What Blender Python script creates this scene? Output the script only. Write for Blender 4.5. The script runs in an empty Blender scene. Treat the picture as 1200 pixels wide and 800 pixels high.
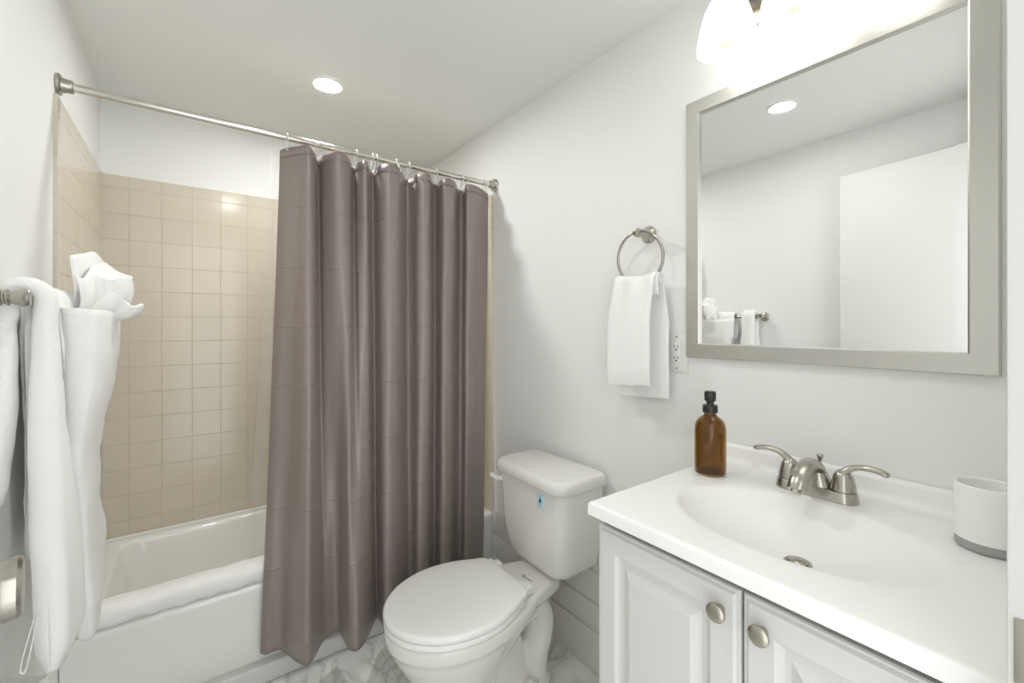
import bpy, bmesh, math, random
from mathutils import Vector, Matrix, noise

S = bpy.context.scene
COL = S.collection
random.seed(4)

# ------------------------------------------------------------------ camera, world, exposure
F_PX, YAW, EYE, HORIZON = 510.0, math.radians(36.6), 1.283, 381.0
cam_data = bpy.data.cameras.new('camera')
cam_data.sensor_width = 36.0
cam_data.lens = F_PX / 1200.0 * 36.0
cam_data.shift_y = (HORIZON - 400.0) / 1200.0
cam_data.clip_start = 0.01
cam = bpy.data.objects.new('camera', cam_data)
cam.location = (0, 0, EYE)
cam.rotation_euler = (math.radians(90), 0, -YAW)
COL.objects.link(cam)
S.camera = cam

world = bpy.data.worlds.new('world')
S.world = world
world.use_nodes = True
WORLD_STRENGTH = 1.6
world.node_tree.nodes['Background'].inputs[0].default_value = (1.0, 1.0, 1.0, 1)
world.node_tree.nodes['Background'].inputs[1].default_value = WORLD_STRENGTH
DOWNLIGHT = (275.0, 100.0)      # emission of the recessed lenses (over the tub, near the door)
BULB = 0.9           # emission of the bare bulbs
SHADE = 1.3           # glow of the frosted shades
S.view_settings.view_transform = 'Standard'
S.view_settings.look = 'None'
S.view_settings.gamma = 1.0
S.view_settings.use_curve_mapping = False
S.view_settings.exposure = 0.56
S.cycles.max_bounces = 14
S.cycles.diffuse_bounces = 8
S.cycles.glossy_bounces = 6

# room dimensions (metres): camera stands in the doorway at the origin
XL, XR, YF, YB, ZC = -0.304, 1.216, 0.052, 2.53, 2.27
TUB_Y = 1.79
TILE = 0.111

# ------------------------------------------------------------------ helpers
def cam_dir(u, v):
    a = (u - 600) / F_PX
    return Vector((math.sin(YAW) + a * math.cos(YAW), math.cos(YAW) - a * math.sin(YAW), -(v - HORIZON) / F_PX))

def x_at(u, y):
    d = cam_dir(u, 0)
    return y * d.x / d.y

def material(name, color, rough=0.5, metal=0.0, bump=None, **kw):
    m = bpy.data.materials.new(name)
    m.use_nodes = True
    nt = m.node_tree
    b = nt.nodes['Principled BSDF']
    b.inputs['Base Color'].default_value = (*color, 1)
    b.inputs['Roughness'].default_value = rough
    b.inputs['Metallic'].default_value = metal
    for k, v in kw.items():
        b.inputs[k.replace('_', ' ')].default_value = v
    if bump:
        scale, strength, dist = bump[:3]
        tc = nt.nodes.new('ShaderNodeTexCoord')
        mp = nt.nodes.new('ShaderNodeMapping')
        if len(bump) > 3:
            mp.inputs['Scale'].default_value = bump[3]
        n = nt.nodes.new('ShaderNodeTexNoise')
        n.inputs['Scale'].default_value = scale
        n.inputs['Detail'].default_value = 3
        bp = nt.nodes.new('ShaderNodeBump')
        bp.inputs['Strength'].default_value = strength
        bp.inputs['Distance'].default_value = dist
        nt.links.new(tc.outputs['Object'], mp.inputs['Vector'])
        nt.links.new(mp.outputs['Vector'], n.inputs['Vector'])
        nt.links.new(n.outputs['Fac'], bp.inputs['Height'])
        nt.links.new(bp.outputs['Normal'], b.inputs['Normal'])
    return m

def emitter(name, color, strength):
    m = bpy.data.materials.new(name)
    m.use_nodes = True
    b = m.node_tree.nodes['Principled BSDF']
    b.inputs['Base Color'].default_value = (0.8, 0.8, 0.8, 1)
    b.inputs['Emission Color'].default_value = (*color, 1)
    b.inputs['Emission Strength'].default_value = strength
    return m

ORIGIN = {}
def origin(o):
    return ORIGIN.get(o.name, Vector((0, 0, 0)))

def tag(o, label, cat, group=None):
    o['label'] = label
    o['category'] = cat
    if group:
        o['group'] = group
    return o

def thing(name, label, cat, loc, group=None):
    o = bpy.data.objects.new(name, None)
    o.empty_display_size = 0.05
    COL.objects.link(o)
    o.location = loc
    ORIGIN[o.name] = Vector(loc)
    return tag(o, label, cat, group)

def obj(name, bm, mat, parent=None, smooth=35, loc=None, label=None):
    """bm is in world coordinates; it becomes ONE mesh object at the parent's origin (or at loc)"""
    bmesh.ops.recalc_face_normals(bm, faces=bm.faces)
    me = bpy.data.meshes.new(name)
    org = origin(parent) if parent else Vector(loc) if loc else Vector((0, 0, 0))
    bmesh.ops.translate(bm, verts=bm.verts, vec=-org)
    bm.to_mesh(me)
    bm.free()
    for m in (mat if isinstance(mat, (list, tuple)) else [mat]):
        me.materials.append(m)
    if smooth:
        me.shade_smooth()
        me.set_sharp_from_angle(angle=math.radians(smooth))
    o = bpy.data.objects.new(name, me)
    COL.objects.link(o)
    ORIGIN[o.name] = org
    if parent:
        o.parent = parent
    else:
        o.location = org
    if label:
        o['label'] = label
    return o

def structure(name, bm, mat, parent=None, smooth=35):
    o = obj(name, bm, mat, parent, smooth)
    if not parent:
        o['kind'] = 'structure'
    return o

def box(bm, x0, x1, y0, y1, z0, z1, bevel=0.0, seg=2):
    tmp = bmesh.new()
    r = bmesh.ops.create_cube(tmp, size=1)
    for v in tmp.verts:
        v.co = Vector((x0 + (v.co.x + .5) * (x1 - x0), y0 + (v.co.y + .5) * (y1 - y0), z0 + (v.co.z + .5) * (z1 - z0)))
    if bevel:
        bmesh.ops.bevel(tmp, geom=list(tmp.edges), offset=bevel, segments=seg, affect='EDGES', profile=0.5)
    merge(bm, tmp)
    return bm

def merge(bm, tmp):
    vm = {v: bm.verts.new(v.co) for v in tmp.verts}
    for f in tmp.faces:
        try:
            bm.faces.new([vm[v] for v in f.verts])
        except ValueError:
            pass
    tmp.free()

def loft(bm, rings, cap0=True, cap1=True, closed=True):
    rows = [[bm.verts.new(p) for p in r] for r in rings]
    n = len(rows[0])
    for a, b in zip(rows[:-1], rows[1:]):
        for i in range(n if closed else n - 1):
            j = (i + 1) % n
            bm.faces.new((a[i], a[j], b[j], b[i]))
    if cap0 and closed:
        bm.faces.new(rows[0][::-1])
    if cap1 and closed:
        bm.faces.new(rows[-1])
    return rows

def lathe(bm, profile, center, axis='z', n=32, cap=True, sx=1.0, sy=1.0):
    """profile: (radius, height) pairs along the axis"""
    c = Vector(center)
    rings = []
    for r, h in profile:
        ring = []
        for i in range(n):
            t = 2 * math.pi * i / n
            a, b = max(r, 1e-5) * math.cos(t) * sx, max(r, 1e-5) * math.sin(t) * sy
            if axis == 'z': p = Vector((a, b, h))
            elif axis == 'x': p = Vector((h, a, b))
            elif axis == '-x': p = Vector((-h, a, b))
            else: p = Vector((a, h, b))
            ring.append(c + p)
        rings.append(ring)
    loft(bm, rings, cap, cap)
    return bm

def tube(bm, pts, rad, n=16, cap=True, flat=(1.0, 1.0), closed=False, up=None):
    pts = [Vector(p) for p in pts]
    m = len(pts)
    rad = rad if isinstance(rad, (list, tuple)) else [rad] * m
    rings, ref = [], Vector(up) if up else None
    for i, p in enumerate(pts):
        if closed: t = pts[(i + 1) % m] - pts[i - 1]
        else: t = pts[min(i + 1, m - 1)] - pts[max(i - 1, 0)]
        t.normalize()
        if ref is None:
            ref = Vector((0, 0, 1)) if abs(t.z) < .9 else Vector((1, 0, 0))
        s = t.cross(ref).normalized()
        nrm = s.cross(t).normalized()
        if up is None: ref = nrm
        rings.append([p + s * rad[i] * flat[0] * math.cos(2 * math.pi * k / n) + nrm * rad[i] * flat[1] * math.sin(2 * math.pi * k / n) for k in range(n)])
    if closed:
        rings.append(rings[0])
        loft(bm, rings, False, False)
        bmesh.ops.remove_doubles(bm, verts=bm.verts, dist=1e-6)
    else:
        loft(bm, rings, cap, cap)
    return bm

def spline(keys, k=8):
    """Catmull-Rom through tuples"""
    out = []
    n = len(keys)
    for i in range(n - 1):
        p0, p1, p2, p3 = keys[max(i - 1, 0)], keys[i], keys[i + 1], keys[min(i + 2, n - 1)]
        for j in range(k):
            t = j / k
            out.append(tuple(.5 * (2 * b + (c - a) * t + (2 * a - 5 * b + 4 * c - d) * t * t + (3 * b - a - 3 * c + d) * t ** 3)
                             for a, b, c, d in zip(p0, p1, p2, p3)))
    out.append(tuple(keys[-1]))
    return out

def lerp(a, b, t): return a + (b - a) * t
def smooth01(t):
    t = min(1, max(0, t))
    return t * t * (3 - 2 * t)

def piecewise(keys, x):
    if x <= keys[0][0]: return keys[0][1]
    for (a, fa), (b, fb) in zip(keys[:-1], keys[1:]):
        if x <= b: return lerp(fa, fb, (x - a) / (b - a))
    return keys[-1][1]

def resample(poly, n, closed=True):
    pts = [Vector(p) for p in poly]
    if closed: pts = pts + [pts[0]]
    d = [0]
    for a, b in zip(pts[:-1], pts[1:]): d.append(d[-1] + (b - a).length)
    out, j = [], 0
    for i in range(n):
        t = d[-1] * i / (n if closed else n - 1)
        while j < len(d) - 2 and d[j + 1] < t: j += 1
        out.append(pts[j].lerp(pts[j + 1], (t - d[j]) / max(1e-9, d[j + 1] - d[j])))
    return out

def nested_panel(bm, y0, y1, z0, z1, steps, xf):
    """concentric rectangles in the y-z plane facing -x; steps = (inset, height towards -x)"""
    rings = []
    for ins, h in steps:
        rings.append([(xf - h, y0 + ins, z0 + ins), (xf - h, y1 - ins, z0 + ins), (xf - h, y1 - ins, z1 - ins), (xf - h, y0 + ins, z1 - ins)])
    loft(bm, rings, True, True)
    return bm

def ribbon(bm, center, th, axis_pos, wob=None, end_round=3):
    """thick cloth: centreline (a, z) swept along y; th(i, t) thickness; axis_pos(eta, a, z) -> (x, y, z)"""
    c = [Vector((p[0], p[1])) for p in center]
    m = len(c)
    def outline(scale):
        left, right = [], []
        for i in range(m):
            t = (c[min(i + 1, m - 1)] - c[max(i - 1, 0)]).normalized()
            nn = Vector((-t.y, t.x))
            e = min(1.0, 0.35 + min(i, m - 1 - i) * .3)
            h = th(i / (m - 1)) * .5 * e * scale
            left.append(c[i] + nn * h)
            right.append(c[i] - nn * h)
        return left + right[::-1]
    er = end_round / 24
    ends = [(er * (1 - math.cos(math.radians(p))), math.sin(math.radians(p))) for p in (6, 20, 35, 50, 65, 80)]
    stations = ends + [(lerp(er, 1 - er, k / 14), 1.0) for k in range(15)] + [(1 - a, b) for a, b in reversed(ends)]
    rings = [[Vector(axis_pos(eta, p.x, p.y)) for p in outline(e)] for eta, e in stations]
    if wob:
        for r in rings:
            for i, p in enumerate(r):
                r[i] = p + wob(p)
    loft(bm, rings)
    return bm

def terry(amp=.004, freq=14.0):
    def f(p):
        return noise.noise_vector(p * freq) * amp + noise.noise_vector(p * freq * 3.3) * amp * .35
    return f

# ------------------------------------------------------------------ materials
M = {}
M['paint'] = material('white_paint', (.84, .845, .835), .55, bump=(90, .05, .002))
M['ceiling'] = material('ceiling_paint', (.84, .85, .835), .7, bump=(60, .05, .002))
M['trim'] = material('white_gloss_trim', (.66, .66, .64), .3)
M['door'] = material('white_door_paint', (.82, .82, .805), .6)
M['jamb'] = material('door_jamb_paint_dimmed', (.60, .60, .585), .4)  # white paint darkened in its colour, so the jamb looks less lit
M['porcelain'] = material('porcelain', (.78, .775, .745), .08, Coat_Weight=.5, Coat_Roughness=.05)
M['seat'] = material('seat_plastic', (.86, .865, .845), .22)
M['tub'] = material('tub_enamel', (.86, .865, .84), .12, Coat_Weight=.4)
M['white_tile'] = material('white_wall_tile', (.74, .735, .70), .25)
M['knob'] = material('nickel_dark_reflections', (.43, .41, .35), .3, 1.0)  # cabinet knobs: nickel with dark surrounding reflections put into its colour
M['nickel'] = material('brushed_nickel', (.47, .455, .41), .24, 1.0, bump=(260, .06, .001, (1, 1, .05)))
M['nickel_frame'] = material('brushed_nickel_frame', (.60, .595, .555), .34, 1.0, bump=(240, .08, .001, (1, .04, .04)))
M['rod'] = material('polished_rod', (.72, .70, .66), .16, 1.0)
M['dark'] = material('dark_gap', (.05, .05, .045), .6)
M['towel'] = material('terry_cloth', (.90, .90, .89), .95, bump=(330, .6, .0025), Sheen_Weight=.12)
M['mat'] = material('bath_mat_cloth', (.89, .89, .88), .95, bump=(240, .7, .003))
M['black'] = material('black_plastic', (.02, .022, .022), .35)
M['grey_base'] = material('grey_ceramic_base', (.36, .36, .35), .5)
M['cup'] = material('matte_white_ceramic', (.88, .88, .865), .45)
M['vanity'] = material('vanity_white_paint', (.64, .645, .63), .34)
M['top'] = material('cultured_marble_top', (.87, .87, .86), .28)
M['glass'] = material('mirror_glass', (.93, .94, .93), .0, 1.0)
M['amber'] = material('amber_glass', (.42, .26, .075), .03, Transmission_Weight=1.0, IOR=1.45)
M['lens'] = emitter('lamp_lens', (1, 1, .975), DOWNLIGHT[0])
M['lens_b'] = emitter('lamp_lens_by_door', (1, 1, .975), DOWNLIGHT[1])
M['bulb'] = emitter('bulb_glow', (.62, .50, .13), BULB)
M['shade'] = emitter('frosted_shade', (1, .995, .98), SHADE)
M['brass'] = material('brass_socket', (.62, .48, .14), .35, .8)
M['plastic'] = material('white_plastic', (.80, .80, .78), .35)
M['slot'] = material('outlet_slot', (.06, .055, .05), .6)
M['hook'] = material('clear_hook_plastic', (.86, .86, .84), .12, Transmission_Weight=.55, IOR=1.3)
M['sky_blue'] = material('sticker_blue', (.30, .56, .72), .4)
M['pale_blue'] = material('sticker_pale_blue', (.66, .80, .86), .4)
M['navy'] = material('sticker_navy', (.02, .07, .12), .4)
M['ink'] = material('grey_ink', (.16, .16, .15), .5)

def tile_material():
    m = material('beige_wall_tile', (.60, .53, .42), .12)
    nt = m.node_tree
    b = nt.nodes['Principled BSDF']
    uv = nt.nodes.new('ShaderNodeUVMap')
    br = nt.nodes.new('ShaderNodeTexBrick')
    br.offset = 0.0
    br.squash = 1.0
    br.inputs['Scale'].default_value = 1.0
    br.inputs['Brick Width'].default_value = TILE
    br.inputs['Row Height'].default_value = TILE
    br.inputs['Mortar Size'].default_value = .0016
    br.inputs['Mortar Smooth'].default_value = .3
    br.inputs['Color1'].default_value = (.640, .590, .490, 1)
    br.inputs['Color2'].default_value = (.660, .608, .508, 1)
    br.inputs['Mortar'].default_value = (.55, .49, .40, 1)
    nt.links.new(uv.outputs['UV'], br.inputs['Vector'])
    nt.links.new(br.outputs['Color'], b.inputs['Base Color'])
    inv = nt.nodes.new('ShaderNodeMath'); inv.operation = 'SUBTRACT'
    inv.inputs[0].default_value = 1.0
    nt.links.new(br.outputs['Fac'], inv.inputs[1])
    nz = nt.nodes.new('ShaderNodeTexNoise'); nz.inputs['Scale'].default_value = 16
    nt.links.new(uv.outputs['UV'], nz.inputs['Vector'])
    add = nt.nodes.new('ShaderNodeMath'); add.operation = 'MULTIPLY_ADD'
    add.inputs[1].default_value = .25
    nt.links.new(nz.outputs['Fac'], add.inputs[0])
    nt.links.new(inv.outputs[0], add.inputs[2])
    bp = nt.nodes.new('ShaderNodeBump')
    bp.inputs['Strength'].default_value = .6
    bp.inputs['Distance'].default_value = .0015
    nt.links.new(add.outputs[0], bp.inputs['Height'])
    nt.links.new(bp.outputs['Normal'], b.inputs['Normal'])
    mr = nt.nodes.new('ShaderNodeMapRange')
    mr.inputs['To Min'].default_value = .14
    mr.inputs['To Max'].default_value = .6
    nt.links.new(br.outputs['Fac'], mr.inputs['Value'])
    nt.links.new(mr.outputs[0], b.inputs['Roughness'])
    return m
M['tile'] = tile_material()

def marble_material():
    m = material('marble_floor', (.7, .7, .68), .18)
    nt = m.node_tree
    b = nt.nodes['Principled BSDF']
    tc = nt.nodes.new('ShaderNodeTexCoord')
    n1 = nt.nodes.new('ShaderNodeTexNoise')
    n1.inputs['Scale'].default_value = 2.6; n1.inputs['Detail'].default_value = 7; n1.inputs['Distortion'].default_value = 1.6
    nt.links.new(tc.outputs['Object'], n1.inputs['Vector'])
    s = nt.nodes.new('ShaderNodeMath'); s.operation = 'SUBTRACT'; s.inputs[1].default_value = .5
    ab = nt.nodes.new('ShaderNodeMath'); ab.operation = 'ABSOLUTE'
    nt.links.new(n1.outputs['Fac'], s.inputs[0]); nt.links.new(s.outputs[0], ab.inputs[0])
    cr = nt.nodes.new('ShaderNodeValToRGB')
    e = cr.color_ramp.elements
    e[0].position = 0.0; e[0].color = (.55, .555, .53, 1)
    e[1].position = .10; e[1].color = (.82, .825, .80, 1)
    el = cr.color_ramp.elements.new(.03); el.color = (.73, .735, .71, 1)
    nt.links.new(ab.outputs[0], cr.inputs['Fac'])
    br = nt.nodes.new('ShaderNodeTexBrick')
    br.inputs['Scale'].default_value = 1.0
    br.inputs['Brick Width'].default_value = .61; br.inputs['Row Height'].default_value = .305
    br.inputs['Mortar Size'].default_value = .0012
    nt.links.new(tc.outputs['Object'], br.inputs['Vector'])
    mx = nt.nodes.new('ShaderNodeMixRGB'); mx.inputs['Color2'].default_value = (.52, .52, .49, 1)
    nt.links.new(br.outputs['Fac'], mx.inputs['Fac']); nt.links.new(cr.outputs['Color'], mx.inputs['Color1'])
    nt.links.new(mx.outputs['Color'], b.inputs['Base Color'])
    return m
M['marble'] = marble_material()

def curtain_material():
    m = material('taupe_satin', (.262, .222, .205), .30, Specular_IOR_Level=.75, Sheen_Weight=.06, Sheen_Roughness=.4)
    nt = m.node_tree
    b = nt.nodes['Principled BSDF']
    b.inputs['Sheen Tint'].default_value = (.9, .85, .84, 1)
    uv = nt.nodes.new('ShaderNodeUVMap')
    sep = nt.nodes.new('ShaderNodeSeparateXYZ')
    nt.links.new(uv.outputs['UV'], sep.inputs[0])
    # package creases: thin horizontal lines every 0.215 m, broken up by noise
    n0 = nt.nodes.new('ShaderNodeTexNoise'); n0.inputs['Scale'].default_value = 5
    nt.links.new(uv.outputs['UV'], n0.inputs['Vector'])
    ad = nt.nodes.new('ShaderNodeMath'); ad.operation = 'MULTIPLY_ADD'; ad.inputs[1].default_value = .03
    nt.links.new(n0.outputs['Fac'], ad.inputs[0]); nt.links.new(sep.outputs['Y'], ad.inputs[2])
    pp = nt.nodes.new('ShaderNodeMath'); pp.operation = 'PINGPONG'; pp.inputs[1].default_value = .108
    nt.links.new(ad.outputs[0], pp.inputs[0])
    mr = nt.nodes.new('ShaderNodeMapRange'); mr.interpolation_type = 'SMOOTHSTEP'
    mr.inputs['From Max'].default_value = .006
    mr.inputs['To Min'].default_value = 1.0; mr.inputs['To Max'].default_value = 0.0
    nt.links.new(pp.outputs[0], mr.inputs['Value'])
    n1 = nt.nodes.new('ShaderNodeTexNoise'); n1.inputs['Scale'].default_value = 7; n1.inputs['Detail'].default_value = 4
    nt.links.new(uv.outputs['UV'], n1.inputs['Vector'])
    mu = nt.nodes.new('ShaderNodeMath'); mu.operation = 'MULTIPLY'
    nt.links.new(mr.outputs[0], mu.inputs[0]); nt.links.new(n1.outputs['Fac'], mu.inputs[1])
    ma = nt.nodes.new('ShaderNodeMath'); ma.operation = 'MULTIPLY_ADD'; ma.inputs[1].default_value = .7
    nt.links.new(mu.outputs[0], ma.inputs[0]); nt.links.new(n1.outputs['Fac'], ma.inputs[2])
    bp = nt.nodes.new('ShaderNodeBump'); bp.inputs['Strength'].default_value = .5; bp.inputs['Distance'].default_value = .006
    nt.links.new(ma.outputs[0], bp.inputs['Height']); nt.links.new(bp.outputs['Normal'], b.inputs['Normal'])
    return m
M['curtain'] = curtain_material()

def liner_material():
    m = bpy.data.materials.new('clear_vinyl'); m.use_nodes = True
    nt = m.node_tree
    b = nt.nodes['Principled BSDF']; out = nt.nodes['Material Output']
    b.inputs['Base Color'].default_value = (.85, .85, .83, 1); b.inputs['Roughness'].default_value = .2
    tr = nt.nodes.new('ShaderNodeBsdfTransparent')
    mx = nt.nodes.new('ShaderNodeMixShader'); mx.inputs[0].default_value = .15
    nt.links.new(tr.outputs[0], mx.inputs[1]); nt.links.new(b.outputs[0], mx.inputs[2])
    nt.links.new(mx.outputs[0], out.inputs['Surface'])
    return m
M['vinyl'] = liner_material()

# ------------------------------------------------------------------ the room shell
T = .10
structure('floor', box(bmesh.new(), XL - T, XR + T, YF - 1.2, YB + T, -.06, 0), M['marble'])
structure('ceiling', box(bmesh.new(), XL - T, XR + T, YF - T, YB + T, ZC, ZC + .06), M['ceiling'])
structure('wall_left', box(bmesh.new(), XL - T, XL, YF - T, YB + T, 0, ZC), M['paint'])
structure('wall_right', box(bmesh.new(), XR, XR + T, YF - T, YB + T, 0, ZC), M['paint'])
structure('wall_back', box(bmesh.new(), XL, XR, YB, YB + T, 0, ZC), M['paint'])
JX, HX = .63, -.115      # latch jamb face, hinge jamb face
bm = bmesh.new()
box(bm, XL, HX - .02, YF - .11, YF, 0, ZC)
box(bm, JX + .02, XR, YF - .11, YF, 0, ZC)
box(bm, HX - .02, JX + .02, YF - .11, YF, 2.06, ZC)
structure('wall_front', bm, M['paint'])

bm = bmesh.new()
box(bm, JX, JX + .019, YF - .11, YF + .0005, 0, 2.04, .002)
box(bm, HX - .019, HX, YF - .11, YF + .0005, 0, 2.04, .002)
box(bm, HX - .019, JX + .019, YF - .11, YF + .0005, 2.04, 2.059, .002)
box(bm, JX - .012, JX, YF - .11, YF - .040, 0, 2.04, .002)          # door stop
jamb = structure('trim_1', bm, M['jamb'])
bm = bmesh.new()
box(bm, JX - .0022, JX + .001, .016, .0475, .944, 1.006, .001)
obj('strike_plate', bm, M['nickel'], jamb, label='brushed metal strike plate')

def tile_panel(name, quad, uvs, depth):
    """a slab of tiles: front quad with UVs in metres, plus edges going back by depth"""
    bm = bmesh.new()
    uvl = bm.loops.layers.uv.new('UVMap')
    f = [bm.verts.new(p) for p in quad]
    bk = [bm.verts.new(Vector(p) + Vector(depth)) for p in quad]
    fc = bm.faces.new(f)
    for l, t in zip(fc.loops, uvs): l[uvl].uv = t
    for i in range(4):
        j = (i + 1) % 4
        s = bm.faces.new((f[j], f[i], bk[i], bk[j]))
        for l, t in zip(s.loops, (uvs[j], uvs[i], uvs[i], uvs[j])): l[uvl].uv = t
    return structure(name, bm, M['tile'], smooth=None)
ZT, Z0 = 1.930, .340
OX, OZ = -.209, 1.876
def uvq(a0, a1, z0, z1, off): return [(a0 - off + 10 * TILE, z0 - OZ + 30 * TILE), (a1 - off + 10 * TILE, z0 - OZ + 30 * TILE),
                                      (a1 - off + 10 * TILE, z1 - OZ + 30 * TILE), (a0 - off + 10 * TILE, z1 - OZ + 30 * TILE)]
th = .009
tile_panel('trim_2', [(XL, YB - th, Z0), (XR, YB - th, Z0), (XR, YB - th, ZT), (XL, YB - th, ZT)], uvq(XL, XR, Z0, ZT, OX), (0, th, 0))
TY = 1.735
tile_panel('trim_3', [(XL + th, TY, Z0), (XL + th, YB - th, Z0), (XL + th, YB - th, ZT), (XL + th, TY, ZT)], uvq(TY, YB - th, Z0, ZT, YB - .03), (-th, 0, 0))
tile_panel('trim_4', [(XR - th, YB - th, Z0), (XR - th, TUB_Y - .005, Z0), (XR - th, TUB_Y - .005, ZT), (XR - th, YB - th, ZT)], uvq(YB - th, TUB_Y - .005, Z0, ZT, YB - .03), (th, 0, 0))

# white tile base along the right wall (between the tub and the vanity)
bm = bmesh.new()
box(bm, XR - .014, XR, .645, TUB_Y - .02, 0, .150, .003)
box(bm, XR - .009, XR, .645, TUB_Y - .006, .1515, .252, .002)
box(bm, XR - .009, XR, .645, TUB_Y - .006, .2535, .366, .003)
structure('baseboard_right', bm, M['white_tile'])
bm = bmesh.new()
box(bm, XL, XL + .012, YF, TUB_Y - .015, 0, .12, .003)
structure('baseboard_left', bm, M['trim'])

# ------------------------------------------------------------------ door, opened against the left wall
hp = Vector((HX, YF + .012, 0)); ep = Vector((-.222, .775, 0))
dv = (ep - hp).normalized(); nv = Vector((dv.y, -dv.x, 0))       # nv points into the room
DW = (ep - hp).length
bm = bmesh.new()
box(bm, 0, DW, -.035, 0, .012, 2.03, .0015)
dm = Matrix(((dv.x, nv.x, 0, hp.x), (dv.y, nv.y, 0, hp.y), (0, 0, 1, 0), (0, 0, 0, 1)))
bmesh.ops.transform(bm, matrix=dm, verts=bm.verts)
door = structure('door_1', bm, M['door'])
bm = bmesh.new()
kp = dm @ Vector((DW - .062, 0, .990))
rings = []
for r, h in [(.033, 0), (.034, .004), (.031, .009), (.014, .011), (.0125, .026), (.018, .030), (.0285, .034), (.0335, .040), (.0345, .050), (.0335, .060), (.030, .0635), (.0, .0645)]:
    rings.append([kp + nv * h + dv * max(r, 1e-4) * math.cos(t * math.pi / 18) + Vector((0, 0, max(r, 1e-4) * math.sin(t * math.pi / 18))) for t in range(36)])
loft(bm, rings)
obj('door_knob', bm, M['nickel'], door, label='brushed nickel drum knob')
for hz in (.25, 1.02, 1.8):
    bm = bmesh.new()
    tube(bm, [(HX + .006, YF + .008, hz), (HX + .006, YF + .008, hz + .09)], .006, 12)
    obj('hinge', bm, M['nickel'], door)

# ------------------------------------------------------------------ bathtub
tub = thing('bathtub', 'white enamel alcove bathtub below the beige tiles, partly hidden by the taupe curtain', 'bathtub', (.456, 2.15, 0))
def rrect(x0, x1, y0, y1, z, r, n=8):
    pts = []
    for cx, cy, a0 in ((x1 - r, y1 - r, 0), (x0 + r, y1 - r, 90), (x0 + r, y0 + r, 180), (x1 - r, y0 + r, 270)):
        for k in range(n + 1):
            a = math.radians(a0 + 90 * k / n)
            pts.append((cx + r * math.cos(a), cy + r * math.sin(a), z))
    return pts
bx0, bx1, by0, by1, RZ = XL + .001, XR - .001, TUB_Y, YB - .001, .356
bm = bmesh.new()
rings = [rrect(bx0, bx1, by0 + .035, by1, .0, .004), rrect(bx0, bx1, by0 + .035, by1, .05, .004), rrect(bx0, bx1, by0 + .012, by1, .10, .004),
         rrect(bx0, bx1, by0 + .006, by1, .20, .004), rrect(bx0, bx1, by0 + .003, by1, RZ - .028, .004), rrect(bx0, bx1, by0, by1, RZ - .016, .004),
         rrect(bx0, bx1, by0 + .001, by1, RZ - .006, .006), rrect(bx0 + .002, bx1 - .002, by0 + .006, by1, RZ, .01),
         rrect(bx0 + .06, bx1 - .06, by0 + .075, by1 - .035, RZ, .07), rrect(bx0 + .068, bx1 - .068, by0 + .083, by1 - .042, RZ - .005, .075),
         rrect(bx0 + .073, bx1 - .075, by0 + .088, by1 - .047, RZ - .02, .08), rrect(bx0 + .10, bx1 - .13, by0 + .105, by1 - .065, .20, .10),
         rrect(bx0 + .13, bx1 - .20, by0 + .125, by1 - .085, .09, .12), rrect(bx0 + .16, bx1 - .25, by0 + .15, by1 - .11, .062, .11),
         rrect(bx0 + .22, bx1 - .31, by0 + .2, by1 - .16, .055, .08)]
loft(bm, rings)
obj('basin', bm, M['tub'], tub, 50)
bm = bmesh.new()     # raised lip against the tiles at the back
box(bm, bx0 + .004, bx1 - .004, by1 - .022, by1 - .009, RZ - .003, RZ + .016, .004, 3)
obj('tiling_lip', bm, M['tub'], tub)
bm = bmesh.new()
lathe(bm, [(.024, 0), (.024, .004), (.018, .006), (.0, .006)], (.92, 2.16, .056), 'z', 24)
obj('drain', bm, M['nickel'], tub)
bm = bmesh.new()
box(bm, XL + .013, XR - .015, TUB_Y - .013, TUB_Y + .034, 0.0005, .068, .008, 3)
structure('trim_5', bm, M['trim'])

# ------------------------------------------------------------------ vanity cabinet
VX, VY0, VY1, VZ = .690, .060, .630, .884
MID = .332
van = thing('vanity_cabinet', 'white vanity cabinet with two raised panel doors under the sink top', 'cabinet', (.95, .345, 0))
bm = bmesh.new()
box(bm, VX + .020, XR - .003, VY1 - .015, VY1, .085, VZ, .001)
box(bm, VX + .020, XR - .003, VY0, VY0 + .015, .085, VZ, .001)
box(bm, VX + .020, XR - .003, VY0 + .015, VY1 - .015, .085, .10)
box(bm, XR - .012, XR - .003, VY0 + .015, VY1 - .015, .10, VZ)
box(bm, VX + .020, VX + .038, VY0 + .015, VY1 - .015, VZ - .07, VZ - .035)
box(bm, VX + .020, VX + .038, MID - .02, MID + .02, .10, VZ - .03)
box(bm, VX + .075, XR - .02, VY0 + .004, VY1 - .004, 0, .086, .001)
obj('cabinet_body', bm, M['vanity'], van)
def vanity_door(y0, y1):
    bm = bmesh.new()
    d = .019
    steps = [(0, 0), (0, d - .007), (.002, d - .0045), (.006, d - .0042), (.010, d), (.046, d), (.049, d - .0015), (.052, d - .0065), (.058, d - .0085), (.066, d - .0085),
             (.069, d - .0075), (.074, d - .0045), (.079, d - .003), (.081, d - .001), (.084, d)]
    nested_panel(bm, y0, y1, .095, VZ - .017, steps, VX + d)
    return obj('cabinet_door', bm, M['vanity'], van, 18)
MID = .332
for y0, y1, ky in ((MID + .0022, VY1 - .001, MID + .031), (VY0 + .002, MID - .0022, MID - .034)):
    dr = vanity_door(y0, y1)
    bm = bmesh.new()
    lathe(bm, [(.0068, 0), (.0058, .007), (.0072, .011), (.0138, .0135), (.0152, .0165), (.0148, .020), (.0125, .0225), (.007, .0242), (0, .0248)], (VX, ky, .826), '-x', 32)
    obj('door_knob', bm, M['knob'], dr, label='oval brushed nickel knob')

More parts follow.
